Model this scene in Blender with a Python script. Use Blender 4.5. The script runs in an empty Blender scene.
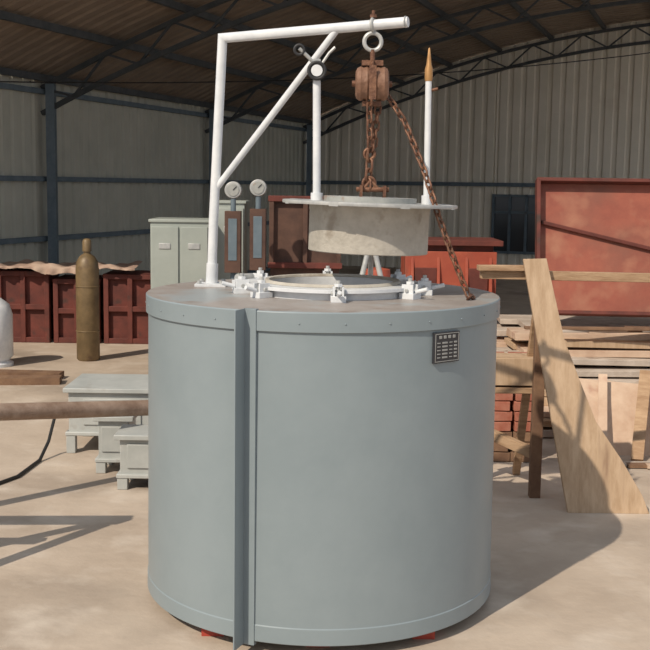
import bpy, bmesh, math, random
from mathutils import Vector, Matrix, Euler
random.seed(7)
D=math.radians
# ---------------------------------------------------------------- materials
def mat(name,c1,c2=None,scale=6,rough=.6,metal=0,bump=0,bscale=None,detail=6,lo=.35,hi=.65,stretch=(1,1,1),c3=None,s3=2,t3=(.6,.7),c4=None,s4=8,t4=(.6,.66)):
    m=bpy.data.materials.new(name); m.use_nodes=True
    nt=m.node_tree; N=nt.nodes; L=nt.links; b=N['Principled BSDF']
    b.inputs['Roughness'].default_value=rough; b.inputs['Metallic'].default_value=metal
    b.inputs['Base Color'].default_value=(*c1,1)
    tc=N.new('ShaderNodeTexCoord'); mp=N.new('ShaderNodeMapping'); mp.inputs['Scale'].default_value=stretch
    L.new(tc.outputs['Object'],mp.inputs['Vector'])
    if c2:
        n=N.new('ShaderNodeTexNoise'); n.inputs['Scale'].default_value=scale; n.inputs['Detail'].default_value=detail; n.inputs['Roughness'].default_value=.65
        r=N.new('ShaderNodeValToRGB'); r.color_ramp.elements[0].position=lo; r.color_ramp.elements[1].position=hi
        r.color_ramp.elements[0].color=(*c1,1); r.color_ramp.elements[1].color=(*c2,1)
        L.new(mp.outputs[0],n.inputs['Vector']); L.new(n.outputs['Fac'],r.inputs[0])
        out=r.outputs[0]
        for c,sc,t in ((c3,s3,t3),(c4,s4,t4)):
            if not c: continue
            n3=N.new('ShaderNodeTexNoise'); n3.inputs['Scale'].default_value=sc; n3.inputs['Detail'].default_value=10
            r3=N.new('ShaderNodeValToRGB'); r3.color_ramp.elements[0].position=t[0]; r3.color_ramp.elements[1].position=t[1]
            r3.color_ramp.elements[0].color=(0,0,0,1); r3.color_ramp.elements[1].color=(1,1,1,1)
            L.new(mp.outputs[0],n3.inputs['Vector']); L.new(n3.outputs['Fac'],r3.inputs[0])
            mx=N.new('ShaderNodeMixRGB'); L.new(r3.outputs[0],mx.inputs[0]); L.new(out,mx.inputs[1]); mx.inputs[2].default_value=(*c,1)
            out=mx.outputs[0]
        L.new(out,b.inputs['Base Color'])
    if bump:
        n2=N.new('ShaderNodeTexNoise'); n2.inputs['Scale'].default_value=bscale or scale*4; n2.inputs['Detail'].default_value=8
        bp=N.new('ShaderNodeBump'); bp.inputs['Strength'].default_value=bump; bp.inputs['Distance'].default_value=.01
        L.new(mp.outputs[0],n2.inputs['Vector']); L.new(n2.outputs['Fac'],bp.inputs['Height']); L.new(bp.outputs[0],b.inputs['Normal'])
    return m
furn=mat('furnace_paint',(.215,.26,.28),(.24,.285,.305),3,.38,0,.05,30)
furntop=mat('furnace_top_dusty',(.29,.25,.225),(.37,.335,.31),6,.42,0,.12,30,c3=(.32,.345,.35),s3=3,t3=(.5,.62),c4=(.25,.19,.16),s4=7,t4=(.6,.72))
white=mat('white_paint',(.60,.62,.64),(.72,.73,.74),14,.4,0,.1,60)
galv=mat('galvanised',(.36,.37,.37),(.5,.5,.48),20,.45,.2)
rust=mat('rust',(.12,.055,.035),(.24,.12,.07),30,.6,.4,.4,80)
rustpulley=mat('rust_pulley',(.17,.085,.05),(.28,.15,.095),20,.6,.1,.4,60)
concrete=mat('refractory',(.37,.34,.29),(.48,.445,.385),12,.8,0,.4,50,c3=(.30,.26,.21),s3=9)
lidsteel=mat('lid_steel',(.30,.31,.30),(.42,.42,.39),15,.55,.2,c3=(.28,.17,.11),s3=10)
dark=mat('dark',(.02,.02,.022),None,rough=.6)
plate=mat('nameplate_black',(.03,.03,.035),None,rough=.35)
platew=mat('nameplate_print',(.30,.30,.29),None,rough=.5)
brass=mat('brass',(.34,.17,.06),(.45,.25,.1),20,.5,.3)
redfoot=mat('red_primer',(.35,.04,.025),(.45,.07,.04),10,.6)
redcr=mat('red_casting',(.09,.024,.018),(.165,.04,.028),5,.75,0,.2,30,c3=(.055,.03,.024),s3=4)
redbr=mat('red_primer_bright',(.32,.06,.034),(.41,.095,.05),4,.6,0,.1,c3=(.22,.07,.045),s3=3)
redplate=mat('red_rust_plate',(.25,.065,.04),(.35,.10,.058),3,.6,0,.15,c3=(.16,.07,.048),s3=1.6,t3=(.42,.68),c4=(.36,.15,.09),s4=5,t4=(.5,.75))
cabg=mat('cabinet_grey_green',(.30,.33,.30),(.36,.39,.355),3,.5)
boxg=mat('box_grey',(.36,.375,.36),(.45,.46,.44),5,.5,c3=(.28,.25,.21),s3=4)
dkbrown=mat('dark_brown',(.06,.03,.022),(.12,.06,.04),5,.7)
gas=mat('gas_cyl',(.13,.09,.045),(.22,.15,.075),7,.5,.1,.1,c3=(.09,.05,.03),s3=5)
tarp=mat('tarp',(.34,.22,.17),(.48,.36,.28),5,.9,0,.6,12)
wood=mat('wood',(.30,.18,.10),(.46,.31,.19),6,.8,0,.3,30,stretch=(1,1,6))
woodb=mat('wood_board',(.40,.27,.165),(.54,.39,.26),4,.75,0,.2,30,stretch=(6,6,.8),c3=(.31,.20,.125),s3=2)
woodd=mat('wood_dark',(.14,.075,.045),(.24,.14,.08),6,.85,0,.3)
woodp=mat('wood_pile',(.46,.31,.22),(.62,.47,.35),3,.85,0,.4,25,c3=(.34,.16,.11),s3=3)
woodq=mat('wood_pile_weathered',(.40,.33,.27),(.55,.47,.40),4,.85,0,.4,25,c3=(.28,.2,.15),s3=5)
brick=mat('brick',(.33,.10,.06),(.44,.19,.13),9,.85)
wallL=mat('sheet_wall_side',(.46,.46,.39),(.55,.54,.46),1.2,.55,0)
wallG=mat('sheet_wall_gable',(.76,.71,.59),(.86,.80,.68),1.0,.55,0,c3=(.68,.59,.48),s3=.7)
roofm=mat('roof_sheet',(.22,.17,.13),(.30,.235,.18),2,.7)
steelb=mat('steel_blue',(.10,.14,.17),(.15,.19,.22),6,.6)
trussm=mat('truss_steel',(.045,.055,.06),(.08,.085,.09),6,.6)
glass=mat('window_dark',(.04,.045,.05),None,rough=.15)
pipe=mat('pipe_rusty',(.26,.17,.12),(.40,.29,.22),12,.6,.2,.3)
cable=mat('cable_black',(.015,.015,.015),None,rough=.5)
floorm=mat('floor_dirt',(.40,.32,.25),(.51,.42,.335),1.3,.88,0,.8,9,detail=12,c3=(.30,.24,.19),s3=.6,t3=(.48,.62),c4=(.56,.48,.40),s4=3.1,t4=(.52,.76))

# ---------------------------------------------------------------- builder
class B:
    def __init__(s,name,*mats):
        s.name=name; s.mats=list(mats); s.bm=bmesh.new()
    def mi(s,m):
        if m not in s.mats: s.mats.append(m)
        return s.mats.index(m)
    def face(s,vs,m):
        try:
            f=s.bm.faces.new(vs); f.material_index=s.mi(m); return f
        except ValueError: pass
    def box(s,c,size,m,rot=None,M=None):
        R=M if M else (Euler(rot).to_matrix() if rot else Matrix.Identity(3))
        c=Vector(c); v=[]
        for dx in(-.5,.5):
            for dy in(-.5,.5):
                for dz in(-.5,.5):
                    v.append(s.bm.verts.new(c+R@Vector((dx*size[0],dy*size[1],dz*size[2]))))
        for q in((0,1,3,2),(4,6,7,5),(0,4,5,1),(2,3,7,6),(0,2,6,4),(1,5,7,3)): s.face([v[i] for i in q],m)
    def bar(s,p0,p1,w,h,m):
        p0=Vector(p0);p1=Vector(p1);d=p1-p0;L=d.length;R=d.to_track_quat('X','Z').to_matrix()
        s.box((p0+p1)/2,(L,w,h),m,M=R)
    def tube(s,pts,r,m,seg=12,closed=False,caps=True):
        pts=[Vector(p) for p in pts]; n=len(pts); rs=r if isinstance(r,(list,tuple)) else [r]*n
        rings=[]; prev=None
        for i,p in enumerate(pts):
            if closed: t=(pts[(i+1)%n]-pts[i-1]).normalized()
            elif i==0: t=(pts[1]-p).normalized()
            elif i==n-1: t=(p-pts[i-1]).normalized()
            else:
                t=((pts[i+1]-p).normalized()+(p-pts[i-1]).normalized()).normalized()
            if prev is None:
                a=Vector((0,0,1)) if abs(t.z)<.9 else Vector((1,0,0)); x=t.cross(a).normalized()
            else: x=(prev-t*prev.dot(t)).normalized()
            prev=x; y=t.cross(x)
            sc=1.0
            if not closed and 0<i<n-1:
                c=t.dot((p-pts[i-1]).normalized()); sc=1/max(c,.5)
            ring=[]
            bend=None
            if sc>1.01:
                bend=((pts[i+1]-p).normalized()-(p-pts[i-1]).normalized()).normalized()
            for k in range(seg):
                a=2*math.pi*k/seg; o=(x*math.cos(a)+y*math.sin(a))*rs[i]
                if bend: o+=bend*o.dot(bend)*(sc-1)
                ring.append(s.bm.verts.new(p+o))
            rings.append(ring)
        for i in range(n if closed else n-1):
            A=rings[i];Bq=rings[(i+1)%n]
            for k in range(seg): s.face([A[k],A[(k+1)%seg],Bq[(k+1)%seg],Bq[k]],m)
        if caps and not closed:
            s.face(rings[0][::-1],m); s.face(rings[-1],m)
    def cyl(s,p0,p1,r,m,r1=None,seg=24): s.tube([p0,p1],[r,r if r1 is None else r1],m,seg)
    def lathe(s,prof,c,m,seg=64,R=None,close=False):
        c=Vector(c); R=R or Matrix.Identity(3); rings=[]
        for (r,z) in prof:
            if r<1e-5: rings.append([s.bm.verts.new(c+R@Vector((0,0,z)))])
            else: rings.append([s.bm.verts.new(c+R@Vector((r*math.cos(2*math.pi*k/seg),r*math.sin(2*math.pi*k/seg),z))) for k in range(seg)])
        prs=list(zip(rings,rings[1:]))
        if close: prs.append((rings[-1],rings[0]))
        for A,Bq in prs:
            for k in range(seg):
                k2=(k+1)%seg
                if len(A)==1 and len(Bq)==1: continue
                if len(A)==1: s.face([A[0],Bq[k2],Bq[k]],m)
                elif len(Bq)==1: s.face([A[k],A[k2],Bq[0]],m)
                else: s.face([A[k],A[k2],Bq[k2],Bq[k]],m)
    def ring(s,c,Rr,r,m,R=None,seg=32,sx=1,sy=1):
        R=R or Matrix.Identity(3); c=Vector(c)
        s.tube([c+R@Vector((Rr*sx*math.cos(2*math.pi*k/seg),Rr*sy*math.sin(2*math.pi*k/seg),0)) for k in range(seg)],r,m,8,closed=True)
    def prism(s,pts,off,m):
        off=Vector(off); a=[s.bm.verts.new(Vector(p)) for p in pts]; b=[s.bm.verts.new(Vector(p)+off) for p in pts]
        s.face(a,m); s.face(b[::-1],m); n=len(a)
        for i in range(n): s.face([a[i],b[i],b[(i+1)%n],a[(i+1)%n]],m)
    def chain(s,path,m,L=.046,w=.013,r=.0048,twist=0):
        path=[Vector(p) for p in path]; seg=[]; tot=0
        for a,b in zip(path,path[1:]): seg.append((tot,a,b)); tot+=(b-a).length
        step=L*.76; n=int(tot/step)
        for i in range(n+1):
            d=min(i*step,tot-1e-6)
            for (t0,a,b) in seg:
                if d<=t0+(b-a).length+1e-6: break
            dr=(b-a).normalized(); p=a+dr*(d-t0)
            up=Vector((0,1,0)) if abs(dr.y)<.9 else Vector((1,0,0))
            x=dr.cross(up).normalized(); y=dr.cross(x)
            ang=D(45+twist)+(D(90) if i%2 else 0)
            e=x*math.cos(ang)+y*math.sin(ang)
            pts=[]
            for k in range(12):
                a2=2*math.pi*k/12; cs=math.cos(a2); ext=(L/2-w)*(1 if cs>0 else -1)
                pts.append(p+dr*(w*cs+ext)+e*(w*math.sin(a2)))
            s.tube(pts,r,m,6,closed=True)
    def done(s,bevel=0,smooth=35,origin=None):
        bmesh.ops.recalc_face_normals(s.bm,faces=s.bm.faces)
        xs=[v.co for v in s.bm.verts]
        if origin is None:
            origin=Vector(((min(v.x for v in xs)+max(v.x for v in xs))/2,(min(v.y for v in xs)+max(v.y for v in xs))/2,min(v.z for v in xs)))
        else: origin=Vector(origin)
        bmesh.ops.translate(s.bm,vec=-origin,verts=s.bm.verts)
        me=bpy.data.meshes.new(s.name); s.bm.to_mesh(me); s.bm.free()
        for m in s.mats: me.materials.append(m)
        me.shade_smooth(); me.set_sharp_from_angle(angle=D(smooth))
        o=bpy.data.objects.new(s.name,me); bpy.context.scene.collection.objects.link(o); o.location=origin
        if bevel:
            b=o.modifiers.new('bevel','BEVEL'); b.width=bevel; b.segments=2; b.limit_method='ANGLE'; b.angle_limit=D(40)
        return o

# ---------------------------------------------------------------- building
C0=Vector((-.45,25,0)); A=Vector((-.336,-.942,0)).normalized(); Bv=Vector((.942,-.336,0)).normalized()
def W(s_,t,z): return C0+A*s_+Bv*t+Vector((0,0,z))
def arch(t): return 3.07+2.05*(1-((t-9)/9)**2)
def corr(total,period=.24,depth=.035):
    out=[];x=0
    while x<total:
        for f,d in((0,0),(.55,0),(.65,depth),(.9,depth)): 
            if x+f*period<total: out.append((x+f*period,d))
        x+=period
    out.append((total,0)); return out
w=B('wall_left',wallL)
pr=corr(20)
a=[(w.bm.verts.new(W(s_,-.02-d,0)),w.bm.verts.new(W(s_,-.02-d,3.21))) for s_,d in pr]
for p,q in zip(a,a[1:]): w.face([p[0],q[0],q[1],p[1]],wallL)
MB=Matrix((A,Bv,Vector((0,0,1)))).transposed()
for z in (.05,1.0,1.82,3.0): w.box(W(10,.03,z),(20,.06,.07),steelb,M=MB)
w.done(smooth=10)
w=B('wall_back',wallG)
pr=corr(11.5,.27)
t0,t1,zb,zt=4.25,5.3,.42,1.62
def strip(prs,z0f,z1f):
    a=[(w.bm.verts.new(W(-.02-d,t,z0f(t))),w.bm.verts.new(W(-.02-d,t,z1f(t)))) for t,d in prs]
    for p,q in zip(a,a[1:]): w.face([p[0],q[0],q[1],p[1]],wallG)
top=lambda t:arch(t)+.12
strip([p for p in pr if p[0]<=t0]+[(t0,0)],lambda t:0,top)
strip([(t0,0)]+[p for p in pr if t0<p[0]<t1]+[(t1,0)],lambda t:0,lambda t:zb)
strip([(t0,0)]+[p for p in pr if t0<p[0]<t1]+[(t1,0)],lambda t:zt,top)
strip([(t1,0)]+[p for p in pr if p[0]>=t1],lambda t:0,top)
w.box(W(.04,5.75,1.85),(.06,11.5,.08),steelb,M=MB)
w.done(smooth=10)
w=B('window_1',glass)
w.box(W(-.04,(t0+t1)/2,(zb+zt)/2),(.02,t1-t0,zt-zb),glass,M=MB)
for t in (t0,t0+.35,t0+.7,t1): w.box(W(0,t,(zb+zt)/2),(.08,.05,zt-zb+.06),steelb,M=MB)
for z in (zb,zt-.35,zt): w.box(W(0,(t0+t1)/2,z),(.08,t1-t0,.05),steelb,M=MB)
w.done()
w=B('ceiling',roofm)
ts=[i*.5 for i in range(24)]
S1=15.5; pr=corr(S1+.3,.25,.03)
grid=[[w.bm.verts.new(W(s_-.2,t-.05,arch(t)+.12+d)) for t in ts] for s_,d in pr]
for g,h in zip(grid,grid[1:]):
    for k in range(len(ts)-1): w.face([g[k],g[k+1],h[k+1],h[k]],roofm)
for t in [0.1+i*1.05 for i in range(11)]:
    w.box(W(S1/2-.05,t,arch(t)+.06),(S1+.2,.05,.09),trussm,M=MB)
w.done(smooth=20)
for s_ in (10.3,5.2,.25):
    w=B('roof_truss',trussm)
    n=22; up=[W(s_,11*i/n,arch(11*i/n)-.02) for i in range(n+1)]
    lo=[W(s_,11*i/n,arch(11*i/n)-.36) for i in range(n+1)]
    for a_,b_ in zip(up,up[1:]): w.bar(a_,b_,.06,.06,trussm)
    for a_,b_ in zip(lo,lo[1:]): w.bar(a_,b_,.06,.06,trussm)
    for i in range(n): 
        w.bar(lo[i] if i%2 else up[i], up[i+1] if i%2 else lo[i+1],.03,.03,trussm)
    w.bar(W(s_,.14,0),W(s_,.14,3.1),.12,.12,steelb)
    w.box(W(s_,.2,.02),(.25,.25,.04),steelb,M=MB)
    w.bar(W(s_,10.95,0),W(s_,10.95,4.95),.14,.14,steelb)
    w.done()
w=B('overhead_wire',cable)
p0=W(12.5,.1,2.95); p1=W(2,10.5,4.7)
w.tube([p0.lerp(p1,i/16)-Vector((0,0,.35*4*(i/16)*(1-i/16))) for i in range(17)],.009,cable,6); w.done()
w=B('floor',floorm)
v=[w.bm.verts.new(p) for p in((-30,-15,0),(35,-15,0),(35,45,0),(-30,45,0))]; w.face(v,floorm); w.done(origin=(0,0,0))

# ---------------------------------------------------------------- furnace
FX,FY,ZT=-.01,4.75,1.328
w=B('pit_furnace',furn)
w.lathe([(0,.05),(.757,.05),(.760,.053),(.759,.115),(.756,.118),(.749,1.25),(.759,1.252),(.759,ZT-.004),(.755,ZT)],(FX,FY,0),furn,128)
w.lathe([(.755,ZT),(.30,ZT),(.27,ZT-.02),(0,ZT-.3)],(FX,FY,0),furntop,128)
for k in range(28):
    a_=2*math.pi*(k+.5)/28; w.cyl((FX+.755*math.sin(a_),FY-.755*math.cos(a_),1.285),(FX+.762*math.sin(a_),FY-.762*math.cos(a_),1.285),.0035,furn,seg=8)
def rad(a_,r,z): a_=D(a_); return Vector((FX+r*math.sin(a_),FY-r*math.cos(a_),z))
def fin(a_,sgn):
    d=Vector((math.sin(D(a_)),-math.cos(D(a_)),0)); tn=Vector((math.cos(D(a_)),math.sin(D(a_)),0))
    p=rad(a_,.745,.035); h=ZT-.03
    w.prism([p,p+d*.095,p+d*.095+tn*.006*sgn,p+tn*.006*sgn],(0,0,h),furn)
    w.prism([p+d*.0,p+d*.019,p+d*.017+tn*.05*sgn,p-d*.006+tn*.05*sgn],(0,0,h),furn)
fin(-22.5,1); fin(157.5,1)
a_=39; d=Vector((math.sin(D(a_)),-math.cos(D(a_)),0)); tn=Vector((math.cos(D(a_)),math.sin(D(a_)),0))
MP=Matrix((tn,d,Vector((0,0,1)))).transposed(); pc=rad(a_,.753,1.182)
w.box(pc,(.135,.012,.118),plate,M=MP)
d=d*1.17
for sx in(-1,1): w.box(pc+d*.0058+tn*sx*.062,(.0025,.002,.108),platew,M=MP)
for sz in(-1,1): w.box(pc+d*.0058+Vector((0,0,sz*.053)),(.127,.002,.0025),platew,M=MP)
for i in range(4): w.box(pc+d*.0058+Vector((0,0,.040))+tn*(-.036+i*.024),(.014,.002,.012),platew,M=MP)
for i in range(5):
    zz=.018-i*.014
    w.box(pc+d*.0058+Vector((0,0,zz))-tn*.044,(.018,.002,.004),platew,M=MP)
    w.box(pc+d*.0058+Vector((0,0,zz))-tn*.012,(.028,.002,.007),platew,M=MP)
    w.box(pc+d*.0058+Vector((0,0,zz))+tn*.020,(.016,.002,.004),platew,M=MP)
    w.box(pc+d*.0058+Vector((0,0,zz))+tn*.045,(.016,.002,.007),platew,M=MP)
for dx in(-.42,0,.42): w.box((FX+dx,FY,.025),(.09,1.30 if abs(dx)<.1 else 1.12,.05),redfoot)
RX,RY=FX+.04,FY+.02
w.lathe([(.355,ZT),(.355,ZT+.03),(.385,ZT+.03),(.385,ZT+.045),(.27,ZT+.045),(.27,ZT-.1)],(RX,RY,0),white,96)
w.lathe([(.27,ZT+.046),(.275,ZT+.056),(.29,ZT+.058),(.30,ZT+.046)],(RX,RY,0),concrete,96)
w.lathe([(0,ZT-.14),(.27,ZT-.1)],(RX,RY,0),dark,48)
for a_ in (0,50,78,128,180,232,282,310):
    a_+=3; d=Vector((math.sin(D(a_)),-math.cos(D(a_)),0)); tn=Vector((math.cos(D(a_)),math.sin(D(a_)),0)); M=Matrix((tn,d,Vector((0,0,1)))).transposed()
    c=Vector((RX,RY,ZT))+d*.40
    w.box(c+Vector((0,0,.012)),(.06,.07,.024),white,M=M)
    for sg in(-1,1): w.box(c+tn*sg*.018+Vector((0,0,.035)),(.008,.055,.05),white,M=M)
    w.cyl(c-tn*.03+Vector((0,0,.035)),c+tn*.03+Vector((0,0,.035)),.008,galv,seg=10)
    w.cyl(c+Vector((0,0,.03)),c+Vector((0,0,.085)),.009,galv,seg=10)
    w.cyl(c+Vector((0,0,.06)),c+Vector((0,0,.072)),.018,white,seg=6)
    w.cyl(c+d*.03+Vector((0,0,.03)),c+d*.085+Vector((0,0,.045)),.009,white,seg=10)
w.box((-.52,5.0,ZT+.006),(.14,.14,.012),white)
for sx in(-.05,.05):
    for sy in(-.05,.05): w.cyl((-.52+sx,5+sy,ZT+.012),(-.52+sx,5+sy,ZT+.026),.011,galv,seg=6)
w.box((-.36,4.86,ZT+.02),(.10,.05,.04),white,rot=(0,0,.5))
w.cyl((-.39,4.83,ZT+.05),(-.33,4.90,ZT+.05),.018,galv,seg=12)
w.done(bevel=.0015,smooth=30)

# ---------------------------------------------------------------- jib arm
w=B('jib_crane',white)
mb=Vector((-.52,5.0,ZT+.012)); mt=Vector((-.472,5.0,2.43)); ae=Vector((.328,4.70,2.468))
w.tube([mb,mb.lerp(mt,.25)+Vector((-.004,0,0)),mt,ae],.0215,white,20)
w.tube([mb,mb+(mt-mb).normalized()*.09],.027,white,20)
def onarm(x): f=(x-mt.x)/(ae.x-mt.x); return mt.lerp(ae,f)
br=onarm(.03)
w.tube([mb.lerp(mt,.39),br-Vector((0,0,.01))],.015,white,14)
hk=onarm(.185)
w.ring(hk,.026,.007,galv,R=(ae-mt).to_track_quat('Z','Y').to_matrix(),seg=24)
w.cyl(hk+Vector((0,0,.02)),hk+Vector((0,0,.06)),.007,rust,seg=10)
w.cyl(hk+Vector((0,0,.03)),hk+Vector((0,0,.042)),.016,rust,seg=6)
w.ring(ae-Vector((.01,0,0)),.022,.003,galv,R=(ae-mt).to_track_quat('Z','Y').to_matrix(),seg=20)
w.done()
hx,hy=hk.x,hk.y
# ---------------------------------------------------------------- chain hoist
w=B('chain_hoist',rustpulley)
RXZ=Euler((D(90),0,0)).to_matrix()
w.ring((hx,hy,2.392),.036,.009,galv,R=RXZ,seg=28)
w.tube([(hx,hy,2.36),(hx,hy,2.31)],.011,rust,10)
zc=2.218
for sx in(-.036,.036):
    x=hx+sx
    w.lathe([(0,-.034),(.05,-.034),(.064,-.028),(.072,-.014),(.068,0),(.072,.014),(.064,.028),(.05,.034),(0,.034)],(x,hy,zc),rustpulley,32,R=Euler((0,D(90),0)).to_matrix())
w.box((hx,hy,zc+.005),(.006,.10,.19),rust)
w.cyl((hx-.085,hy,zc),(hx+.085,hy,zc),.013,rust,seg=12)
w.box((hx,hy-.073,zc),(.03,.008,.14),rust)
w.box((hx,hy,zc+.085),(.09,.05,.022),rust)
w.box((hx,hy,zc-.083),(.08,.04,.02),rust)
w.chain([(hx-.012,hy-.03,zc-.07),(hx-.005,hy-.02,1.95)],rust)
w.chain([(hx+.03,hy+.01,zc-.07),(hx+.012,hy,1.95)],rust,twist=30)
w.chain([(hx,hy,1.96),(hx-.01,hy,1.79)],rust,L=.055,w=.017,r=.006)
w.ring((hx-.005,hy,1.80),.026,.007,rust,R=RXZ,seg=20)
w.ring((hx-.005,hy,1.925),.022,.007,rust,R=RXZ,seg=20)
P=[(hx+.055,hy,zc-.03),(hx+.14,hy-.03,2.06),(hx+.22,hy-.10,1.86),(hx+.275,hy-.21,1.67),(hx+.33,hy-.24,1.52),(hx+.38,hy-.25,1.40),(hx+.405,hy-.26,ZT+.012),(hx+.43,hy-.20,ZT+.012)]
w.chain(P,rust,L=.043,w=.012,r=.0046)
w.done()
# ---------------------------------------------------------------- lid
LX,LY,LZ=.185,4.75,1.712
RL=Euler((0,D(1.4),0)).to_matrix()
w=B('furnace_lid',lidsteel)
c=(LX,LY,LZ)
w.lathe([(0,-.006),(.374,-.006),(.376,0),(.374,.008),(.0,.008)],c,galv,96,R=RL)
w.lathe([(.259,-.006),(.259,-.03),(.2575,-.032),(.257,-.202),(.254,-.205),(0,-.205)],c,concrete,96,R=RL)
w.lathe([(0,.03),(.2,.03),(.2,.008)],c,lidsteel,64,R=RL)
Lc=Vector(c)
for sg in(-1,1):
    w.box(Lc+RL@Vector((.01+sg*.05,0,.05)),(.012,.06,.06),rust,M=RL)
w.cyl(Lc+Vector((-.06,0,.062)),Lc+Vector((.08,0,.062)),.011,rust,seg=10)
w.tube([Lc+Vector((-.03,0,.06)),Lc+Vector((.0,0,.10)),Lc+Vector((.04,0,.06))],.007,rust,8)
for k in range(8):
    a_=D(k*45+20); w.box(Lc+RL@Vector((.355*math.cos(a_),.355*math.sin(a_),0)),(.04,.04,.018),galv,M=RL@Euler((0,0,a_)).to_matrix())
lr=Vector((-.043,LY-.02,0))
w.cyl((lr.x,lr.y,LZ+.01),(lr.x-.006,lr.y,2.225),.0165,white,seg=16)
w.cyl((lr.x,lr.y,LZ+.01),(lr.x,lr.y,LZ+.045),.026,white,seg=16)
g=Vector((lr.x-.006,lr.y-.03,2.265))
w.cyl(g+Vector((0,.03,0)),g,.036,dark,seg=24); w.ring(g,.034,.007,dark,R=RXZ); w.cyl(g+Vector((0,.005,0)),g-Vector((0,.004,0)),.024,white,seg=24)
w.box(g+Vector((0,.035,.0)),(.03,.03,.1),galv)
w.tube([g+Vector((0,.03,.02)),g+Vector((-.04,.02,.06)),g+Vector((-.075,.01,.09))],.008,galv,8)
w.ring(g+Vector((-.075,.01,.085)),.02,.006,dark,R=RXZ,seg=16)
w.tube([g+Vector((.02,.03,.03)),g+Vector((.05,.03,.075)),g+Vector((.075,.03,.10))],.006,galv,8)
rr=Vector((.432,LY-.02,0))
w.cyl((rr.x-.006,rr.y,LZ),(rr.x-.010,rr.y,2.26),.0135,white,seg=16)
w.cyl((rr.x-.006,rr.y,LZ-.01),(rr.x-.006,rr.y,LZ+.04),.022,white,seg=16)
w.lathe([(.015,2.23),(.017,2.24),(.017,2.28),(.011,2.30),(.008,2.33),(.004,2.365),(0,2.37)],(rr.x-.010,rr.y,0),brass,16)
w.cyl((rr.x-.01,rr.y,2.19),(rr.x+.03,rr.y,2.20),.006,rust,seg=8)
w.done(smooth=40)

# ---------------------------------------------------------------- left: grey boxes, pipe, cable
def stand_box(x0,x1,y0,y1,h,foot=.07):
    w=B('steel_equipment_box',boxg); cx=(x0+x1)/2; cy=(y0+y1)/2; sx=x1-x0; sy=y1-y0
    w.box((cx,cy,(h-.03+foot)/2),(sx-.06,sy-.06,h-.03-foot),boxg)
    w.box((cx,cy,h-.015),(sx,sy,.03),boxg)
    w.box((cx,cy,foot+.012),(sx-.02,sy-.02,.024),boxg)
    for a in(-1,1):
        for b in(-1,1): w.box((cx+a*(sx/2-.045),cy+b*(sy/2-.045),foot/2),(.06,.06,foot),boxg)
    w.box((cx,y0+.026,(h+foot)/2),(sx*.6,.012,(h-foot)*.55),boxg)
    return w.done(bevel=.004)
stand_box(-1.72,-1.08,7.12,7.70,.44,.12)
stand_box(-1.42,-1.17,6.62,6.92,.36)
stand_box(-1.22,-.86,6.26,6.56,.33)
w=B('rusty_pipe',pipe)
pd=Vector((.68,.7,-.11)); p0=Vector((-1.77,5.9,.535))-pd*.9; p1=Vector((-1.77,5.9,.535))+pd*1.25
w.tube([p0,p1],.048,pipe,24,caps=False); w.tube([p1,p0],.038,dark,24,caps=False)
w.lathe([(.038,0),(.048,0)],p0,pipe,24,R=pd.to_track_quat('Z','Y').to_matrix()); w.done()
w=B('pipe_trestle',woodd)
q=p0+pd*.15
w.box((q.x,q.y,(q.z-.055)/2),(.09,.09,q.z-.055),woodd); w.box((q.x,q.y,.02),(.4,.4,.04),woodd)
w.done()
w=B('shadow_sawhorse',woodd)  # added out of view on the left to cast shadow streaks on the floor
w.bar((-2.75,4.86,.92),(-1.66,4.92,.92),.08,.10,woodd)
w.bar((-2.6,4.87,.50),(-1.74,4.91,.50),.05,.07,woodd)
for X in(-2.6,-1.74):
    for sg in(-1,1): w.bar((X,4.89+sg*.25,0),(X,4.89+sg*.03,.9),.06,.05,woodd)
w.done()
w=B('power_cable',cable)
w.tube([(-2.9,5.9,.012),(-2.4,6.0,.012),(-2.0,6.15,.012),(-1.85,6.5,.012),(-1.82,6.9,.012),(-1.80,7.05,.1),(-1.77,7.10,.25),(-1.735,7.12,.30)],.011,cable,8); w.done()
w=B('timber_planks',woodd)
w.box((-3.1,9.6,.03),(1.5,.18,.06),woodd,rot=(0,0,.12)); w.box((-3.05,9.95,.03),(1.3,.16,.06),woodd,rot=(0,0,-.05)); w.done()

w=B('gas_cylinder',gas)
w.lathe([(0,0),(.10,0),(.115,.02),(.115,.93),(.105,1.0),(.075,1.05),(.04,1.075),(.034,1.08),(.034,1.10),(.045,1.10),(.045,1.20),(.03,1.225),(0,1.23)],(-2.39,11.0,0),gas,40)
w.ring((-2.39,11,.3),.116,.006,gas); w.ring((-2.39,11,.75),.116,.006,gas); w.done(smooth=50)
w=B('white_gas_tank',white)
w.lathe([(0,0),(.2,0),(.2,.03),(.16,.05),(.2,.1),(.2,.5),(.17,.6),(.09,.66),(.03,.68),(.03,.74),(0,.74)],(-3.24,10.6,0),white,40); w.done(smooth=50)
x=-4.3
for i,(wd,hh) in enumerate([(.62,.78),(.62,.80),(.55,.72),(.62,.78),(.35,.62)]):
    w=B('red_casting_crate',redcr); cx=x+wd/2; y=12.2
    w.box((cx,y+.25,hh/2),(wd-.08,.5,hh-.04),redcr)
    for zz in(.03,hh*.5,hh-.03): w.box((cx,y-.02,zz),(wd-.03,.06,.06),redcr)
    for xx in(-1,0,1): w.box((cx+xx*(wd/2-.045),y-.02,hh/2),(.055,.07,hh),redcr)
    w.box((cx,y+.25,hh-.02),(wd-.02,.6,.04),redcr)
    w.done(bevel=.006); x+=wd+.01
w=B('tarpaulin',tarp); nx,ny=110,14; G=[]
hem=[random.random() for _ in range(nx+2)]
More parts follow.
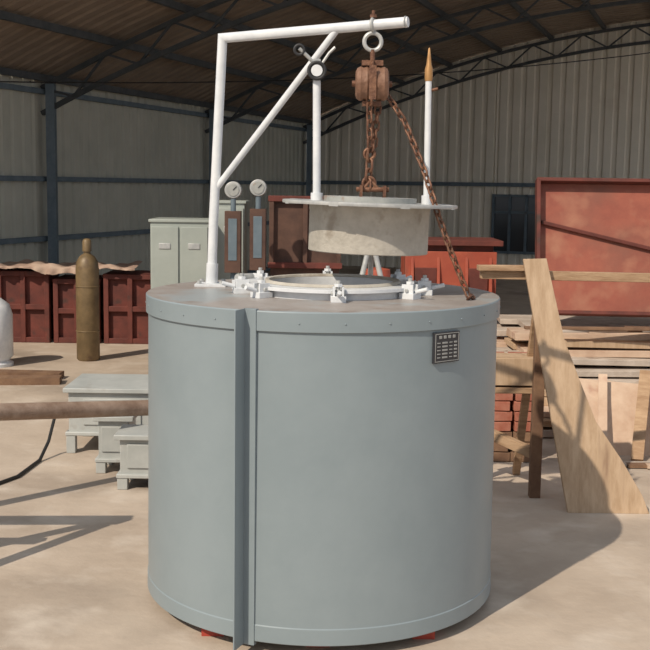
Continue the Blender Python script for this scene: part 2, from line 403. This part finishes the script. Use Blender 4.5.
for i in range(nx+1):
    row=[]
    for j in range(ny+1):
        X=-4.35+i/nx*2.25; f=j/ny
        if f<.35:
            k=(.35-f)/.35
            Y=12.08-.02*k*math.sin(i*.9)-.015*k; Z=.865-k*(.05+.035*math.sin(i*.11)+.015*math.sin(i*.31+1)+.012*hem[i//3])
        else: Y=12.10+(f-.35)*.85; Z=.87+.02*math.sin(i*.2+f*5)+.010*math.sin(i*.6)
        row.append(w.bm.verts.new((X,Y-.02,Z)))
    G.append(row)
for i in range(nx):
    for j in range(ny): w.face([G[i][j],G[i+1][j],G[i+1][j+1],G[i][j+1]],tarp)
w.done(smooth=80)

def cabinet(name,x0,x1,y,dp,h,m,doors=2,lou=True):
    w=B(name,m); cx=(x0+x1)/2; sx=x1-x0
    w.box((cx,y+dp/2,h/2+.03),(sx,dp,h-.06),m); w.box((cx,y+dp/2,.03),(sx-.04,dp-.04,.06),dark)
    w.box((cx,y+dp/2,h+.01),(sx+.03,dp+.03,.025),m)
    dw=sx/doors
    for i in range(doors):
        dx=x0+dw*(i+.5); w.box((dx,y-.008,h/2+.03),(dw-.02,.018,h-.14),m); w.box((dx+dw*.38,y-.03,h*.6),(.018,.03,.10),dark)
        if lou:
            for k in range(4): w.box((dx,y-.02,h*.2+k*.035),(dw*.5,.012,.012),m)
        w.box((dx,y-.02,h*.86),(dw*.4,.008,.05),galv)
    w.done(bevel=.004)
cabinet('electrical_cabinet',-1.50,-1.0,9.4,.5,1.46,cabg,2)
cabinet('control_cabinet',-.98,-.72,9.7,.4,1.62,cabg,1)
def gauge_stand(x,y,z):
    w=B('gauge_stand',steelb)
    w.box((x,y,.02),(.3,.3,.04),dkbrown); w.cyl((x,y,.02),(x,y,z-.05),.022,steelb)
    w.box((x,y,z-.42),(.13,.12,.5),dkbrown); w.box((x,y-.062,z-.40),(.07,.006,.34),steelb)
    w.lathe([(0,0),(.064,0),(.070,.01),(.070,.05),(0,.05)],(x,y-.03,z),galv,32,R=Euler((D(-90),0,0)).to_matrix())
    w.cyl((x,y-.032,z),(x,y-.036,z),.05,lidsteel,seg=28); w.bar((x,y-.04,z),(x+.03,y-.04,z+.03),.004,.006,dark)
    w.done(bevel=.003)
gauge_stand(-.76,9.0,1.74); gauge_stand(-.56,9.05,1.76)
w=B('rusty_steel_hopper',dkbrown)
w.prism([(-.46,9.5,.35),(.06,9.5,.35),(.12,9.5,1.1),(.12,9.5,1.68),(-.48,9.5,1.68),(-.48,9.5,1.1)],(0,.6,0),dkbrown)
for X in(-.44,.06):
    for Y in(9.54,10.06): w.box((X,Y,.2),(.06,.06,.4),dkbrown)
for X in(-.47,-.18,.11): w.box((X,9.48,1.38),(.04,.05,.6),dkbrown)
w.box((-.18,9.48,1.67),(.64,.06,.05),redcr); w.box((-.18,9.48,1.1),(.64,.06,.05),redcr)
w.done(bevel=.004)
w=B('red_machine_frame',redbr)
w.box((1.15,10.4,.60),(.84,.6,1.20),redbr); w.box((1.15,10.4,1.28),(.94,.68,.05),redcr)
w.box((1.15,10.4,1.23),(.78,.54,.07),redcr)
for X in(.78,1.02,1.28,1.5): w.prism([(X,10.1,1.15),(X,10.1,.2),(X,9.92,.2)],(.03,0,0),redbr)
w.box((1.15,10.0,.1),(.92,.2,.2),redbr)
w.box((.92,10.09,.9),(.2,.03,.3),redcr); w.box((1.4,10.09,.9),(.18,.03,.3),redcr)
w.done(bevel=.005)
w=B('red_pump_housing',redbr)
w.lathe([(0,0),(.2,0),(.2,.04),(.11,.06),(.11,.85),(.17,.89),(.17,.95),(.12,.97),(.1,1.12),(0,1.14)],(.42,8.9,0),redbr,32); w.done()
w=B('steel_tripod',galv)
ap=Vector((.30,7.3,1.45))
for dx,dy in((-.34,-.18),(.36,-.18),(.0,.3)): w.tube([ap,(ap.x+dx,ap.y+dy,0)],.018,galv,12)
w.tube([(ap.x+.1,ap.y,1.44),(ap.x-.1,ap.y-.02,1.44)],.03,galv,12)
pts=[ap+(Vector((ap.x+dx,ap.y+dy,0))-ap)*.45 for dx,dy in((-.34,-.18),(.36,-.18),(.0,.3))]
for i in range(3): w.cyl(pts[i],pts[(i+1)%3],.01,galv,seg=8)
w.done()

# ---------------------------------------------------------------- right side
w=B('timber_pile',woodp)
for lay in range(11):
    z=.03+lay*.062; y0=7.75+lay*.075
    X=1.32+.10*random.random()+(.2 if lay>7 else 0)
    for r in range(3):
        m=random.choice([woodp,woodq,woodb,wood,woodq,woodp])
        L=2.4+random.random()*.6
        w.box((X+L/2+random.uniform(-.12,.12),y0+.22+r*.42+random.uniform(-.03,.03),z),(L,.40,.04+random.random()*.014),m,rot=(random.uniform(-.015,.015),random.uniform(-.02,.02),random.uniform(-.08,.08)))
for k in range(6):
    w.box((1.9+random.random()*1.0,8.32+random.random()*.12,.71+k*.005),(.9+random.random()*.7,.07+.06*random.random(),.022),random.choice([woodp,woodq,woodb,woodd]),rot=(random.uniform(-.03,.03),random.uniform(-.03,.03),random.uniform(-.12,.12)))
w.done(bevel=.003)
w=B('wood_sheets',woodb)
for i in range(4):
    b=Vector((1.70+i*.17,7.30+i*.035,0)); m=[woodp,woodq,woodb,wood][i]
    w.prism([b+Vector((0,0,.0)),b+Vector((1.3,-.04,.0)),b+Vector((1.2-.1*i,.33,.46-.05*i)),b+Vector((.5,.335,.42+.02*i)),b+Vector((-.12+.05*i,.35,.47-.06*i))],(0,.018,.01),m)
for i in range(5):
    w.bar((1.85+i*.22,7.12-.03*i,.02),(1.95+i*.2+.1*(i%2),7.60,.50+.03*(i%3)),.06+.02*(i%2),.018,[woodp,wood,woodq,woodd,woodb][i])
for i in range(3):
    w.box((2.25+i*.12,7.02-.05*i,.014+.002*i),(.8,.07,.02),[woodq,woodd,woodp][i],rot=(0,0,.1-.08*i))
w.done()
w=B('brick_stack',brick)
for lay in range(10):
    for r in range(2):
        for cidx in range(2): w.box((1.16+r*.15+random.uniform(-.008,.008),7.15+cidx*.2,.034+lay*.068),(.135,.19,.062),brick if lay>2 else woodd,rot=(0,0,random.uniform(-.1,.1)))
w.done(bevel=.004)
w=B('red_steel_tray',redplate)
Mx=Euler((D(-14),0,D(-3))).to_matrix(); o=Vector((2.60,8.85,.78))
def T(x,y,z): return o+Mx@Vector((x,y,z))
w.box(T(0,0,.56),(1.75,.02,1.1),redplate,M=Mx)
for z in(.0,1.09): w.box(T(0,-.05,z+.0),(1.79,.12,.03),redcr,M=Mx)
for X in(-.88,.88): w.box(T(X,-.05,.545),(.03,.12,1.09),redcr,M=Mx)
w.bar(T(-.85,-.03,.75),T(.85,-.03,.35),.04,.03,redcr)
for k in(-.3,.3): w.box(T(k,.03,.56),(.04,.05,1.1),redcr,M=Mx)
w.done(bevel=.004)
w=B('timber_trestle',wood)
w.bar((.88,6.25,1.30),(2.7,6.25,1.285),.06,.05,wood)
w.bar((.86,6.22,1.338),(1.25,6.23,1.34),.08,.03,wood)
for X in(1.235,2.55):
    w.box((X,6.25,.64),(.062,.06,1.28),woodd if X<2 else wood)
    w.bar((X-.02,6.27,1.1),(X-.02,6.75,.01),.045,.04,wood)
w.bar((.93,6.62,.33),(1.25,6.30,.24),.05,.06,wood)
w.box((1.12,6.45,.62),(.30,.32,.035),wood); w.box((1.10,6.40,.73),(.26,.22,.16),woodb)
w.bar((.95,6.6,.0),(.97,6.55,.66),.05,.05,woodd)
w.done(bevel=.003)
w=B('leaning_board',woodb)
def Bd(x,z): return Vector((x,5.94+z*.155,z))
w.prism([Bd(1.366,0),Bd(1.82,0),Bd(1.78,.10),Bd(1.66,.30),Bd(1.52,.5),Bd(1.43,.72),Bd(1.34,.95),Bd(1.235,1.40),Bd(1.105,1.395)],(0,.028,-.004),woodb)
w.done(bevel=.002)

# ---------------------------------------------------------------- light
sd=bpy.data.lights.new('sun','SUN'); sd.energy=3.8; sd.angle=D(.6); sd.color=(1,.89,.74)
so=bpy.data.objects.new('sun',sd); bpy.context.scene.collection.objects.link(so)
az=D(-38); el=D(43)   # azimuth measured from the camera-facing side, negative = left
S=Vector((math.sin(az)*math.cos(el),-math.cos(az)*math.cos(el),math.sin(el)))
so.rotation_euler=S.to_track_quat('Z','Y').to_euler(); so.location=(-8,0,10)
wd=bpy.data.worlds.new('sky'); bpy.context.scene.world=wd; wd.use_nodes=True
bg=wd.node_tree.nodes['Background']; bg.inputs[0].default_value=(.83,.90,1,1); bg.inputs[1].default_value=.66
bpy.context.scene.view_settings.view_transform='Standard'

cam=bpy.data.cameras.new('camera'); cam.lens=1100/650*36; cam.sensor_width=36; cam.clip_end=200
co=bpy.data.objects.new('camera',cam); bpy.context.scene.collection.objects.link(co)
co.location=(0,0,1.79)
co.rotation_euler=(Matrix.Rotation(D(90-7.25),3,'X')@Matrix.Rotation(D(.8),3,'Z')).to_euler()
bpy.context.scene.camera=co
